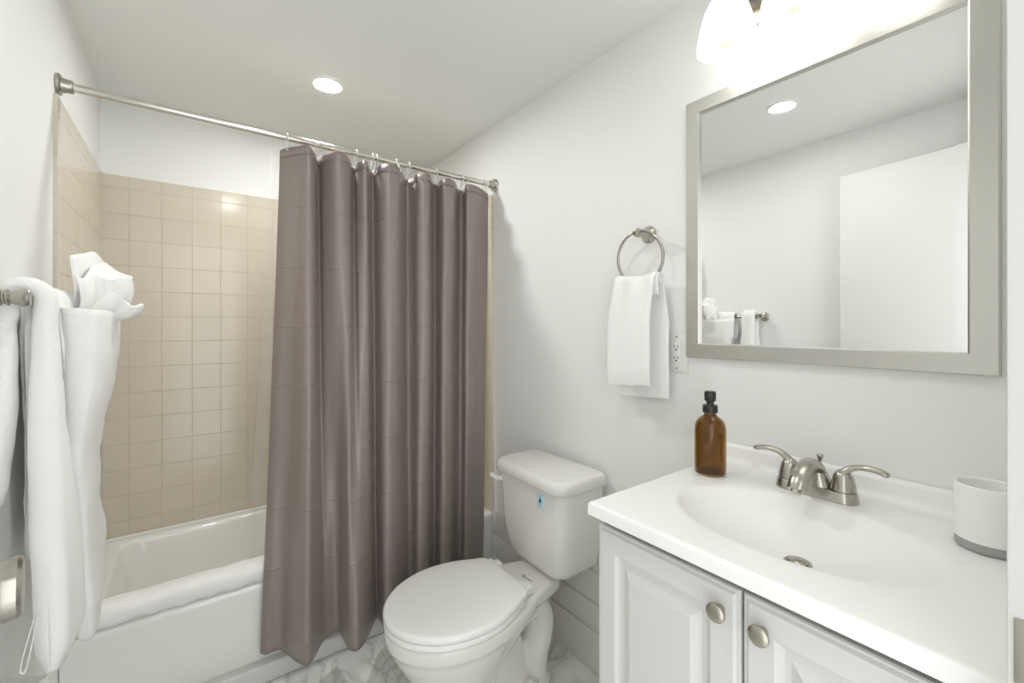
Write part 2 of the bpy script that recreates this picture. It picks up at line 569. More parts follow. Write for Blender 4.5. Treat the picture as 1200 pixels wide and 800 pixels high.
# ------------------------------------------------------------------ vanity top with its oval basin
ZT2 = .913
vt = thing('bathroom_sink', 'glossy white sink top with a shallow oval basin and low backsplash', 'sink', (.95, .345, ZT2 - .027))
TX0, TX1, TY0, TY1 = .674, XR - .002, YF + .002, .640
BCX, BCY, BAX, BAY, BD = .906, .343, .153, .214, .074
def edges(a, b, n):
    e = [0, .0012, .003, .006]
    return [a + k for k in e] + [lerp(a + .011, b - .011, i / n) for i in range(n + 1)] + [b - k for k in reversed(e)]
def edge_drop(d):
    return .006 - math.sqrt(max(0, .006 ** 2 - (.006 - min(d, .006)) ** 2))
def top_z(x, y):
    z = ZT2 - max(edge_drop(x - TX0), edge_drop(TY1 - y))
    dx = (x - BCX) / (BAX * (1.0 if x > BCX else .98))
    d = math.sqrt(dx ** 2 + ((y - BCY) / BAY) ** 2)
    h = 1 - d * d
    core = BD * (h + math.sqrt(h * h + .004)) / 2 * smooth01((1.35 - d) / .3)
    return z - max(core, 0)
xs, ys = edges(TX0, TX1, 110), edges(TY0, TY1, 130)
bm = bmesh.new()
g = [[bm.verts.new((x, y, top_z(x, y))) for y in ys] for x in xs]
for i in range(len(xs) - 1):
    for j in range(len(ys) - 1):
        bm.faces.new((g[i][j], g[i + 1][j], g[i + 1][j + 1], g[i][j + 1]))
bedge = [e for e in bm.edges if e.is_boundary]
r = bmesh.ops.extrude_edge_only(bm, edges=bedge)
for v in [q for q in r['geom'] if isinstance(q, bmesh.types.BMVert)]: v.co.z = ZT2 - .027
obj('sink_surface', bm, M['top'], vt, 60)
bm = bmesh.new()
prof = [(TX1 - .040, ZT2 - .0015), (TX1 - .030, ZT2 + .0015), (TX1 - .023, ZT2 + .006), (TX1 - .0195, ZT2 + .014), (TX1 - .018, ZT2 + .034), (TX1 - .016, ZT2 + .041), (TX1 - .011, ZT2 + .0435), (TX1, ZT2 + .0435), (TX1, ZT2 - .0015)]
rings = []
for y, s in ((TY0, 1), (TY1 - .010, 1), (TY1 - .004, .97), (TY1 - .0005, .86)):
    rings.append([(lerp(TX1, p[0], s), y, lerp(ZT2 - .0015, p[1], s)) for p in prof])
loft(bm, rings)
obj('backsplash', bm, M['top'], vt, 50)
DX, DY = .910, .333
dz = top_z(DX, DY)
bm = bmesh.new()
lathe(bm, [(.023, -.002), (.023, .003), (.0205, .0045), (.018, .0035), (.0175, .0)], (DX, DY, dz), 'z', 32)
dr = obj('drain_flange', bm, M['nickel'], vt)
bm = bmesh.new()
lathe(bm, [(.0165, .001), (.0165, .0055), (.014, .0075), (0, .0085)], (DX, DY, dz), 'z', 28)
obj('drain_stopper', bm, M['nickel'], dr, label='grey metal pop-up stopper')

# ------------------------------------------------------------------ faucet
FX, FY = 1.108, .371
fau = thing('faucet', 'brushed nickel two handle faucet behind the oval basin', 'faucet', (FX, FY, ZT2 - .001))
def stadium(hw, hl, z, n=14, dx=0):
    pts = []
    for k in range(n + 1):
        a = math.pi * k / n
        pts.append((FX + dx + hw * math.cos(a), FY + hl + hw * math.sin(a), z))
    for k in range(n + 1):
        a = math.pi + math.pi * k / n
        pts.append((FX + dx + hw * math.cos(a), FY - hl + hw * math.sin(a), z))
    return pts
bm = bmesh.new()
loft(bm, [stadium(.0275, .051, ZT2 - .002), stadium(.0275, .051, ZT2 + .003), stadium(.0268, .051, ZT2 + .005), stadium(.0252, .0508, ZT2 + .018), stadium(.0235, .05, ZT2 + .0215), stadium(.014, .046, ZT2 + .0225)])
# central body rising to the spout
body = []
for z, hx, hy in ((.006, .0275, .036), (.022, .0255, .032), (.036, .022, .026), (.050, .0175, .019)):
    body.append([(FX + .004 + hx * math.copysign(abs(math.cos(a)) ** .8, math.cos(a)), FY + hy * math.copysign(abs(math.sin(a)) ** .8, math.sin(a)), ZT2 + z) for a in [2 * math.pi * k / 32 for k in range(32)]])
loft(bm, body)
obj('faucet_base', bm, M['nickel'], fau, 45)
bm = bmesh.new()
sp = spline([(FX + .014, FY, ZT2 + .014), (FX + .010, FY, ZT2 + .040), (FX - .006, FY, ZT2 + .062), (FX - .032, FY, ZT2 + .071), (FX - .062, FY, ZT2 + .065), (FX - .088, FY, ZT2 + .050), (FX - .103, FY, ZT2 + .030)], 6)
tube(bm, sp, [lerp(.0150, .0140, i / len(sp)) for i in range(len(sp))], 20, True, (1.3, .85), up=(-1, 0, .2))
spout = obj('spout', bm, M['nickel'], fau, 50)
bm = bmesh.new()
a, b = Vector(sp[-2]), Vector(sp[-1])
tube(bm, [b, b + (b - a).normalized() * .006], .010, 20)
obj('aerator', bm, M['nickel'], spout)
for s in (1, -1):
    hy = FY + s * .0508
    bm = bmesh.new()
    lathe(bm, [(.0200, .0200), (.0200, .0240), (.0232, .0245), (.0225, .030), (.0205, .040), (.0182, .050), (.015, .058), (.010, .064), (0, .066)], (FX, hy, ZT2), 'z', 28)
    lev = spline([(FX, hy - s * .004, ZT2 + .048), (FX, hy + s * .003, ZT2 + .062), (FX - .001, hy + s * .018, ZT2 + .074), (FX - .002, hy + s * .040, ZT2 + .0795), (FX - .003, hy + s * .062, ZT2 + .0775), (FX - .004, hy + s * .078, ZT2 + .072)], 6)
    rr = [lerp(.0135, .0078, smooth01(i / (len(lev) * .5))) for i in range(len(lev))]
    lev = lev[:-1]; rr = rr[:-1]
    rr[-1] = .004; rr[-2] = .0068
    tube(bm, lev, rr, 16, True, (1.15, .75), up=(0, 0, 1))
    obj('faucet_handle', bm, M['nickel'], fau, 50)
bm = bmesh.new()
tube(bm, [(FX + .026, FY, ZT2 + .012), (FX + .026, FY, ZT2 + .066)], .0022, 10)
lathe(bm, [(.003, .064), (.0035, .068), (.0065, .076), (.0068, .079), (.006, .0815), (0, .0825)], (FX + .026, FY, ZT2), 'z', 20)
obj('lift_rod', bm, M['nickel'], fau)

# ------------------------------------------------------------------ soap bottle
BX, BY = 1.050, .580
sb = thing('soap_bottle', 'amber glass pump bottle with black pump standing on the sink top corner', 'soap bottle', (BX, BY, ZT2))
prof_o = [(.031, .0008), (.0345, .002), (.0365, .006), (.037, .02), (.037, .105), (.0365, .116), (.033, .128), (.026, .137), (.018, .1425), (.0148, .146), (.0142, .158)]
prof_i = [(.0118, .158), (.0122, .146), (.0155, .1405), (.0235, .1345), (.030, .126), (.0335, .115), (.034, .105), (.034, .02), (.033, .008), (.028, .005), (0, .005)]
bm = bmesh.new()
lathe(bm, [(0, .0012)] + prof_o + prof_i, (BX, BY, ZT2), 'z', 48, False)
obj('bottle_glass', bm, M['amber'], sb, 40)
bm = bmesh.new()
lathe(bm, [(.0115, .152), (.0175, .1525), (.0178, .155), (.0178, .168), (.0165, .1705), (.010, .171), (.0085, .174), (.0085, .179), (.0115, .180), (.0135, .182), (.0137, .201), (.0125, .2045), (0, .2055)], (BX, BY, ZT2), 'z', 30)
pm = obj('pump', bm, M['black'], sb)
bm = bmesh.new()
tube(bm, [(BX - .006, BY - .004, ZT2 + .196), (BX - .022, BY - .012, ZT2 + .196), (BX - .028, BY - .015, ZT2 + .192)], [.0058, .005, .0038], 14)
obj('pump_nozzle', bm, M['black'], pm)

# ------------------------------------------------------------------ tumbler
CX, CY = 1.064, .108
cup = thing('tumbler', 'white ceramic tumbler with a grey base at the right end of the sink top', 'cup', (CX, CY, ZT2))
bm = bmesh.new()
lathe(bm, [(.041, .0165), (.041, .103), (.0405, .1055), (.039, .1065), (.0375, .1055), (.037, .103), (.037, .024), (.035, .02), (0, .02)], (CX, CY, ZT2), 'z', 56)
obj('tumbler_body', bm, M['cup'], cup, 50)
bm = bmesh.new()
lathe(bm, [(.038, .0006), (.0398, .002), (.0406, .006), (.0406, .0166), (.02, .0166)], (CX, CY, ZT2), 'z', 56)
obj('tumbler_base', bm, M['grey_base'], cup, 50, label='grey base band')

# ------------------------------------------------------------------ mirror
MY0, MY1, MZ0, MZ1 = .107, .738, 1.188, 1.945
mir = thing('wall_mirror', 'rectangular wall mirror in a flat brushed nickel frame above the sink', 'mirror', (XR, .42, MZ0))
FW = .042
def frame_steps(y0, y1, z0, z1):
    bm = bmesh.new()
    def rect(i, h): return [(XR - h, y0 + i, z0 + i), (XR - h, y1 - i, z0 + i), (XR - h, y1 - i, z1 - i), (XR - h, y0 + i, z1 - i)]
    rings = [rect(0, .0005), rect(0, .016), rect(.0025, .0185), (rect(FW - .003, .0185)), rect(FW, .0165), rect(FW, .0005)]
    rows = [[bm.verts.new(p) for p in r] for r in rings]
    for a, b in zip(rows, rows[1:] + rows[:1]):
        for i in range(4):
            j = (i + 1) % 4
            bm.faces.new((a[i], a[j], b[j], b[i]))
    return bm
obj('frame', frame_steps(MY0, MY1, MZ0, MZ1), M['nickel_frame'], mir, 20)
bm = bmesh.new()
g0 = FW - .001
nested_panel(bm, MY0 + g0, MY1 - g0, MZ0 + g0, MZ1 - g0, [(0, .002), (0, .0097), (.019, .0101)], XR)
obj('mirror_glass', bm, M['glass'], mir, None)

# ------------------------------------------------------------------ vanity light above the mirror
LX, LZ = 1.120, 2.003
vl = thing('vanity_light', 'white three shade vanity light glowing above the mirror', 'wall lamp', (XR, .40, 2.11))
bm = bmesh.new()
box(bm, XR - .022, XR - .0005, .23, .61, 2.075, 2.165, .008, 3)
obj('back_plate', bm, M['nickel'], vl)
for y in (.575, .417, .259):
    bm = bmesh.new()
    tube(bm, spline([(XR - .018, y, 2.12), (XR - .04, y, 2.165), (XR - .075, y, 2.19), (LX, y, 2.18), (LX, y, 2.14)], 5), .0085, 14)
    obj('lamp_arm', bm, M['nickel'], vl)
    bm = bmesh.new()
    prof = [(.0715, 0), (.0705, .012), (.066, .040), (.060, .068), (.052, .095), (.040, .118), (.028, .130), (.020, .135)]
    inn = [(r - .003, z) for r, z in reversed(prof)]
    inn[-1] = (.0690, .0006)
    rows = prof + inn
    lathe(bm, rows + [rows[0]], (LX, y, LZ), 'z', 40, False)
    bmesh.ops.remove_doubles(bm, verts=bm.verts, dist=1e-6)
    sh = obj('lamp_shade', bm, M['shade'], vl, 50)
    bm = bmesh.new()
    lathe(bm, [(.021, .136), (.024, .132), (.024, .152), (.012, .156)], (LX, y, LZ), 'z', 24)
    lathe(bm, [(.0165, .102), (.0185, .104), (.0185, .134), (.0165, .136)], (LX, y, LZ), 'z', 24)
    obj('lamp_socket', bm, M['brass'], sh, label='brass coloured bulb socket')
    bm = bmesh.new()
    lathe(bm, [(0, .002), (.010, .0035), (.018, .010), (.0225, .026), (.0215, .050), (.016, .076), (.014, .103), (0, .104)], (LX, y, LZ), 'z', 24, False)
    obj('light_bulb', bm, M['bulb'], sh)

# ------------------------------------------------------------------ recessed ceiling lights
for x, y, ml, lab in ((.458, 1.885, 'lens', 'round recessed ceiling light above the front edge of the bathtub'),
                  (.262, .850, 'lens_b', 'round recessed ceiling light seen only in the wall mirror')):
    t = thing('recessed_light', lab, 'ceiling light', (x, y, ZC), 'recessed lights in the ceiling')
    bm = bmesh.new()
    lathe(bm, [(.060, -.0005), (.060, -.004), (.0555, -.006), (.047, -.004), (.047, -.0005)], (x, y, ZC), 'z', 40, False)
    obj('trim_ring', bm, M['plastic'], t)
    bm = bmesh.new()
    lathe(bm, [(.0465, -.0006), (.0465, -.0035), (.03, -.0042), (0, -.0045)], (x, y, ZC), 'z', 40)
    obj('lamp_lens', bm, M[ml], t)

# ------------------------------------------------------------------ outlet
OY, OZc = .776, 1.199
ou = thing('wall_outlet', 'white two socket wall outlet between the hand towel and the mirror', 'outlet', (XR, OY, OZc))
bm = bmesh.new()
box(bm, XR - .006, XR - .0004, OY - .036, OY + .036, OZc - .060, OZc + .060, .002, 2)
obj('cover_plate', bm, M['plastic'], ou)
bm = bmesh.new()
box(bm, XR - .0085, XR - .0055, OY - .0168, OY + .0168, OZc - .0335, OZc + .0335, .001, 2)
rc = obj('receptacle', bm, M['plastic'], ou)
bm = bmesh.new()
for dz in (-.0185, .0155):
    box(bm, XR - .0091, XR - .008, OY + .0045, OY + .0065, OZc + dz - .001, OZc + dz + .0075)
    box(bm, XR - .0091, XR - .008, OY - .0068, OY - .0045, OZc + dz - .001, OZc + dz + .0065)
    lathe(bm, [(.0028, 0), (.0028, .0011)], (XR - .008, OY, OZc + dz - .0065), '-x', 12)
obj('socket_slots', bm, M['slot'], rc, label='dark plug slots')
for dz in (-.048, .048):
    bm = bmesh.new()
    lathe(bm, [(.0034, 0), (.003, .0012), (0, .0014)], (XR - .0055, OY, OZc + dz), '-x', 14)
    obj('screw', bm, M['nickel'], ou)

# ------------------------------------------------------------------ towel ring and its hand towel
RY, RZm, RX = .880, 1.580, 1.155
tr = thing('towel_ring', 'brushed nickel towel ring on the wall left of the mirror', 'towel ring', (XR, RY, RZm))
bm = bmesh.new()
lathe(bm, [(.028, .0005), (.0285, .005), (.025, .009), (.0205, .014), (.0175, .020), (.0135, .030), (.0125, .046), (.0145, .054), (.0150, .062), (.012, .070), (0, .072)], (XR, RY, RZm), '-x', 36)
obj('wall_mount', bm, M['nickel'], tr, 50)
bm = bmesh.new()
RR = .086
rc_ = Vector((RX, RY - .003, RZm + .004 - RR))
tube(bm, [rc_ + Vector((.012 * (1 - math.cos(a)) * .5, RR * math.sin(a), RR * math.cos(a))) for a in [2 * math.pi * k / 64 for k in range(64)]], .0048, 12, closed=True)
obj('ring', bm, M['nickel'], tr, 60)
ring_bottom = RZm + .004 - 2 * RR

HTY = RY - .003
ht = thing('hand_towel', 'white hand towel hanging folded through the towel ring', 'towel', (RX, HTY, 1.1))
def arc_top(x0, zt, r, n=10):
    return [(x0 + r * math.cos(math.pi * k / n), zt + r * math.sin(math.pi * k / n)) for k in range(n + 1)]
def ht_axis(yl0, yr0, yl1, yr1, ztop, zbot, sag):
    def f(eta, a, z):
        t = smooth01((ztop - z) / .13)
        yl, yr = lerp(yl0, yl1, t), lerp(yr0, yr1, t)
        lift = sag * (2 * eta - 1) ** 2 * (1 - smooth01((ztop - z) / .10))
        fold = .004 * math.sin(eta * 11 + z * 4) * (1 - .75 * t)
        return (a + fold, lerp(yl, yr, eta), z + lift + (.012 * (eta - .5) * smooth01((ztop - z) / .2)))
    return f
zt = ring_bottom + .004
xo = RX + .011
cl = [(xo + .017, 1.052 + .018 * i) for i in range(19)] + arc_top(xo, zt, .017) + [(xo - .017, zt - .015 * i) for i in range(1, 4)]
bm = bmesh.new()
ribbon(bm, cl, lambda t: .013, ht_axis(HTY + .074, HTY - .078, HTY + .100, HTY - .092, zt, 1.05, .010), terry(.0025, 20))
obj('back_fold', bm, M['towel'], ht, 70)
cl = [(xo + .004, zt - .01)] + arc_top(xo - .010, zt - .004, .020)[2:] + [(xo - .031 - .006 * smooth01(i / 6), zt - .004 - .0178 * i) for i in range(1, 19)]
bm = bmesh.new()
ribbon(bm, cl, lambda t: .018, ht_axis(HTY + .080, HTY - .074, HTY + .104, HTY - .062, zt, 1.10, .010), terry(.0025, 20))
obj('front_fold', bm, M['towel'], ht, 70)

# ------------------------------------------------------------------ toilet
TC = 1.243
toi = thing('toilet', 'white two piece toilet with closed lid between the curtain and the vanity', 'toilet', (.85, TC, 0))
def egg(xf, xb, xc, b, bb, n=64, rc=.03):
    """outline: half ellipse in front of xc, narrowing to half width bb at the flat back xb"""
    half = []
    for k in range(25):
        a = math.pi / 2 * k / 24
        half.append((xc - (xc - xf) * math.cos(a), b * math.sin(a)))
    L = xb - xc
    for k in range(1, 17):
        t = k / 16
        half.append((xc + L * t * (1 - 0), b - (b - bb) * t ** 1.9))
    # round the back corner
    last = half[-1]
    half = [p for p in half if p[0] < xb - rc]
    wq = half[-1][1]
    for k in range(1, 9):
        a = math.pi / 2 * k / 8
        half.append((xb - rc + rc * math.sin(a), (bb + (wq - bb) * (1 - k / 8)) - rc * .8 * (1 - math.cos(a))))
    half.append((xb, 0))
    full = half + [(x, -y) for x, y in reversed(half[1:-1])]
    return [(p.x, TC + p.y) for p in resample([(x, y, 0) for x, y in full], n)]
def ring_z(o, z, s=1.0, c=None):
    c = c or (sum(p[0] for p in o) / len(o), TC)
    return [(c[0] + (x - c[0]) * s, c[1] + (y - c[1]) * s, z) for x, y in o]
bm = bmesh.new()
# the bowl, from rim down
loft(bm, [ring_z(egg(.63, .82, .74, .075, .05), .08), ring_z(egg(.575, .82, .72, .098, .06), .14), ring_z(egg(.530, .84, .715, .134, .075), .215),
          ring_z(egg(.496, .87, .708, .161, .095), .275), ring_z(egg(.478, .92, .705, .175, .105), .315), ring_z(egg(.467, .95, .705, .187, .118), .330), ring_z(egg(.465, .95, .705, .188, .118), .364), ring_z(egg(.470, .95, .705, .184, .118), .371)])
# deck under the tank
deck = lambda hx0, w0, w1, z: [(x, TC + y, z) for x, y in ((.84, -w0), (.94, -w0 * .93), (1.02, -w0 * .76), (1.07, -w1), (1.095, -w1 * .8), (1.11, -w1 * .5), (1.11, w1 * .5), (1.095, w1 * .8), (1.07, w1), (1.02, w0 * .76), (.94, w0 * .93), (.84, w0))]
loft(bm, [deck(0, .115, .070, .318), deck(0, .127, .082, .330), deck(0, .131, .086, .340), deck(0, .131, .086, .370), deck(0, .125, .080, .377)])
# pedestal, trapway and foot
def oval(x0, x1, b, z, n=48, p=.75):
    c, a = (x0 + x1) / 2, (x1 - x0) / 2
    return [(c - a * math.cos(t), TC + b * math.copysign(abs(math.sin(t)) ** p, math.sin(t)), z) for t in [2 * math.pi * k / n for k in range(n)]]
loft(bm, [oval(.625, 1.075, .118, 0), oval(.625, 1.075, .118, .022), oval(.645, 1.055, .092, .036), oval(.66, 1.02, .062, .055), oval(.66, .98, .048, .11), oval(.66, .95, .045, .2)])
tp = spline([(.72, TC, .07), (.80, TC, .11), (.87, TC, .185), (.935, TC, .255), (1.00, TC, .275), (1.035, TC, .235), (1.035, TC, .175), (1.01, TC, .10), (1.005, TC, .02)], 7)
tube(bm, tp, [lerp(.036, .055, smooth01((i / len(tp) - .15) / .4)) for i in range(len(tp))], 22, True, (1.38, .92))
for s in (-1, 1):     # floor bolt bosses
    lathe(bm, [(.046, 0), (.044, .03), (.036, .048), (.02, .058), (0, .06)], (.935, TC + s * .088, 0), 'z', 20)
bowl = obj('bowl', bm, M['porcelain'], toi, 180)
rm = bowl.modifiers.new('remesh', 'REMESH'); rm.mode = 'VOXEL'; rm.voxel_size = .006; rm.use_smooth_shade = True
sm = bowl.modifiers.new('smooth', 'SMOOTH'); sm.factor = .5; sm.iterations = 12
for s in (-1, 1):
    bm = bmesh.new()
    lathe(bm, [(.014, .05), (.0135, .062), (.010, .070), (0, .073)], (.935, TC + s * .088, 0), 'z', 20)
    obj('bolt_cap', bm, M['plastic'], toi)
# maker's scribble on the deck
bm = bmesh.new()
mk = [(.955, .030), (.948, .022), (.957, .016), (.962, .024), (.953, .026), (.949, .012), (.957, .006), (.950, .001), (.958, -.006), (.951, -.010), (.957, -.017), (.953, -.022)]
tube(bm, [(x + .018, TC - .028 + y, .3775) for x, y in spline(mk, 4)], .0009, 6, True)
obj('maker_mark', bm, M['ink'], toi, label='small grey script mark')

# seat ring, lid and hinges
bm = bmesh.new()
so = egg(.465, .895, .695, .191, .120)
loft(bm, [ring_z(so, .3725, .985), ring_z(so, .3745, .998), ring_z(so, .3780), ring_z(so, .3860), ring_z(so, .3895, .994), ring_z(so, .3910, .98)])
obj('seat', bm, M['seat'], toi, 50)
bm = bmesh.new()
so = egg(.464, .905, .695, .193, .118)
loft(bm, [ring_z(so, .3935, .97), ring_z(so, .3945, .99), ring_z(so, .3975, 1.0), ring_z(so, .4060, 1.0), ring_z(so, .4105, .992), ring_z(so, .4135, .975), ring_z(so, .4150, .94), ring_z(so, .4165, .7), ring_z(so, .4170, .35)])
obj('seat_lid', bm, M['seat'], toi, 60)
for px, py in ((.53, .085), (.53, -.085), (.82, .13), (.82, -.13)):     # rubber bumpers under the lid
    bm = bmesh.new()
    box(bm, px - .008, px + .008, TC + py - .006, TC + py + .006, .3900, .3950, .001)
    obj('lid_bumper', bm, M['seat'], toi)
for s in (-1, 1):
    bm = bmesh.new()
    box(bm, .898, .934, TC + s * .090 - .020, TC + s * .090 + .020, .3765, .406, .008, 3)
    tube(bm, [(.908, TC + s * .090 - .028, .400), (.908, TC + s * .090 + .028, .400)], .0095, 14)
    obj('seat_hinge', bm, M['seat'], toi)

# tank: wide at the top, rounded in towards the bottom
TKX = 1.193
def tank_ring(z, w, xf, r):
    n = 8
    pts = []
    x0, x1, y0, y1 = xf, TKX, TC - w, TC + w
    def corner(cx, cy, rr, a0):
        for k in range(n + 1):
            a = math.radians(a0 + 90 * k / n)
            pts.append((cx + rr * math.cos(a), cy + rr * math.sin(a)))
    corner(x1 - .015, y1 - .015, .015, 0); corner(x0 + r, y1 - r, r, 90); corner(x0 + r, y0 + r, r, 180); corner(x1 - .015, y0 + .015, .015, 270)
    out = []
    for x, y in pts:          # slightly bowed front face
        bow = .012 * (1 - ((y - TC) / w) ** 2) if x < x0 + r + .001 else 0
        out.append((x - bow, y, z))
    return out
bm = bmesh.new()
loft(bm, [tank_ring(.378, .112, 1.050, .035), tank_ring(.3855, .113, 1.049, .035), tank_ring(.3875, .126, 1.038, .04), tank_ring(.398, .143, 1.028, .045), tank_ring(.425, .162, 1.017, .045), tank_ring(.48, .178, 1.007, .045), tank_ring(.56, .187, 1.000, .045), tank_ring(.65, .191, .995, .045), tank_ring(.712, .193, .993, .045), tank_ring(.712, .18, 1.005, .04)])
tank = obj('tank', bm, M['porcelain'], toi, 50)
bm = bmesh.new()
loft(bm, [tank_ring(.7125, .193, .992, .045), tank_ring(.714, .203, .978, .05), tank_ring(.719, .206, .974, .052), tank_ring(.741, .206, .974, .052), tank_ring(.750, .203, .977, .051), tank_ring(.7555, .197, .983, .05), tank_ring(.7575, .186, .994, .048)])
obj('tank_lid', bm, M['porcelain'], toi, 60)
bm = bmesh.new()
lathe(bm, [(.014, -.008), (.014, .004), (.009, .008), (.008, .013)], (.998, TC + .168, .680), '-x', 20)
tube(bm, spline([(.984, TC + .166, .680), (.979, TC + .178, .681), (.977, TC + .196, .683), (.977, TC + .214, .686)], 5), [.0100] * 8 + [.0098] * 6 + [.0092, .007], 14, True, (1.0, .9))
obj('flush_lever', bm, M['plastic'], toi)
# water saver sticker near the lid
SY, SZ, K = TC - .085, .670, 1.45
sx = .9830
bm = bmesh.new()
box(bm, sx - .0006, sx + .006, SY - .0105 * K, SY + .0105 * K, SZ - .0135 * K, SZ + .015 * K, .0003)
st = obj('sticker', bm, M['pale_blue'], toi, label='pale blue water drop sticker')
bm = bmesh.new()
for k in range(10):
    a = 2 * math.pi * k / 10
    box(bm, sx - .0011, sx - .0004, SY + K * (.0085 * math.cos(a) - .0018), SY + K * (.0085 * math.cos(a) + .0018), SZ + K * (.0025 + .0098 * math.sin(a) - .0018), SZ + K * (.0025 + .0098 * math.sin(a) + .0018))
box(bm, sx - .0011, sx - .0004, SY - .007 * K, SY + .003 * K, SZ - .0125 * K, SZ - .0095 * K)
obj('sticker_border', bm, M['sky_blue'], st, None)
bm = bmesh.new()
dp = [(0, .0085), (.0022, .004), (.0040, 0), (.0040, -.003), (.0024, -.0052), (0, -.006), (-.0024, -.0052), (-.0040, -.003), (-.0040, 0), (-.0022, .004)]
loft(bm, [[(sx - .0016, SY + K * y, SZ + K * (.002 + z)) for y, z in dp], [(sx - .0004, SY + K * y, SZ + K * (.002 + z)) for y, z in dp]])
obj('sticker_drop', bm, M['navy'], st, None, label='dark blue water drop')

# ------------------------------------------------------------------ curtain rod, hooks, curtain, liner
RODY, RODZ = 1.778, 1.972
rd = thing('curtain_rod', 'polished metal shower rod running between the side walls', 'curtain rod', (.456, RODY, RODZ))
bm = bmesh.new()
tube(bm, [(XL + .012, RODY, RODZ + .002), (.50, RODY, RODZ), (XR - .012, RODY, RODZ + .002)], .0122, 24)
obj('rod', bm, M['rod'], rd)
for s, x in ((1, XL + .001), (-1, XR - .001)):
    bm = bmesh.new()
    lathe(bm, [(.030, 0), (.031, .004), (.029, .008), (.021, .010), (.020, .016), (.0185, .020), (.0185, .030), (.0165, .034), (.013, .035)], (x, RODY, RODZ + .002), 'x' if s > 0 else '-x', 32)
    obj('rod_flange', bm, M['nickel'], rd)

# key columns: (u at the hem, y at the hem, u at the bottom, y at the bottom)
KEYS = [(328, 1.795, 305, 1.745), (336, 1.775, 312, 1.730), (350, 1.752, 329, 1.722), (362, 1.735, 348, 1.645), (369, 1.755, 362, 1.615), (373, 1.800, 377, 1.680),
        (379, 1.772, 384, 1.700), (396, 1.732, 397, 1.700), (408, 1.752, 408, 1.612), (414, 1.802, 419, 1.585), (419, 1.772, 428, 1.610), (429, 1.752, 436, 1.655),
        (434, 1.792, 441, 1.700), (438, 1.797, 445, 1.675), (446, 1.757, 451, 1.630), (457, 1.737, 460, 1.625), (468, 1.750, 470, 1.660), (475, 1.802, 478, 1.700),
        (483, 1.790, 484, 1.690), (490, 1.754, 490, 1.640), (502, 1.744, 500, 1.650), (508, 1.794, 506, 1.710), (512, 1.790, 510, 1.715), (521, 1.746, 517, 1.660),
        (532, 1.754, 527, 1.670), (537, 1.800, 533, 1.725), (543, 1.796, 540, 1.73), (547, 1.756, 545, 1.69), (559, 1.754, 555, 1.70), (572, 1.790, 566, 1.75)]
KEYS = [(a, min(1.832, 1.770 + (b - 1.770) * 1.5), c, min(1.765, 1.675 + (d - 1.675) * 1.2)) for a, b, c, d in KEYS]
cols = spline([(x_at(a, b), b, x_at(c, d), d) for a, b, c, d in KEYS], 9)
ZTOP, ZBOT = 1.940, .128
hooks_i = [9 * k for k in (1, 5, 9, 12, 16, 17, 21, 25, 26)]
NZ = 110
bm = bmesh.new()
uvl = bm.loops.layers.uv.new('UVMap')
arc = [0]
for a, b in zip(cols[:-1], cols[1:]): arc.append(arc[-1] + math.hypot(a[0] - b[0], a[1] - b[1]) * 1.0)
grid = []
for j in range(NZ + 1):
    t = j / NZ
    row = []
    w = .15 * t + .85 * smooth01(t * .95 + .02) if t < 1 else 1
    for i, (x0, y0, x1, y1) in enumerate(cols):
        tt = t ** 1.15
        x, y = lerp(x0, x1, tt), lerp(y0, y1, tt)
        # the cloth sags between hooks at the hem, relaxing further down
        z = lerp(ZTOP, ZBOT, t)
        if t < .12:
            k = (1.80 - y0) / .09
            z -= (1 - t / .12) * .010 * max(0, 1 - k)
        nz = noise.noise(Vector((arc[i] * 5, z * 1.3, 2.0))) * .010 * math.sin(math.pi * min(1, t * 1.3 + .02)) + noise.noise(Vector((arc[i] * 16, z * 4.2, 7.0))) * .0035
        row.append(bm.verts.new((x, y + nz, z)))
    grid.append(row)
for j in range(NZ):
    for i in range(len(cols) - 1):
        f = bm.faces.new((grid[j][i], grid[j][i + 1], grid[j + 1][i + 1], grid[j + 1][i]))
        for l, (ii, jj) in zip(f.loops, ((i, j), (i + 1, j), (i + 1, j + 1), (i, j + 1))):
            l[uvl].uv = (arc[ii], lerp(ZTOP, ZBOT, jj / NZ))
cu = thing('shower_curtain', 'taupe satin shower curtain hanging in folds outside the bathtub', 'curtain', (.7, RODY, ZTOP))
co = obj('curtain_cloth', bm, M['curtain'], cu, 180)
sd = co.modifiers.new('thickness', 'SOLIDIFY'); sd.thickness = .0012; sd.offset = 0
# stitched header band along the top
bm = bmesh.new()
for j0, j1 in ((0, 2),):
    vs = []
    for j in (0, 1, 2):
        vs.append([bm.verts.new(grid_co) for grid_co in [(x0 + (x1 - x0) * (j / NZ), y0 - .0022, ZTOP + .0012 - (ZTOP - ZBOT) * j / NZ - (.010 * max(0, 1 - (1.80 - y0) / .09) if True else 0)) for (x0, y0, x1, y1) in cols]])
    for a, b in zip(vs[:-1], vs[1:]):
        for i in range(len(a) - 1): bm.faces.new((a[i], a[i + 1], b[i + 1], b[i]))
uvn = bm.loops.layers.uv.new('UVMap')
hd = obj('header_band', bm, M['curtain'], cu, 180)
s2 = hd.modifiers.new('thickness', 'SOLIDIFY'); s2.thickness = .001; s2.offset = 0

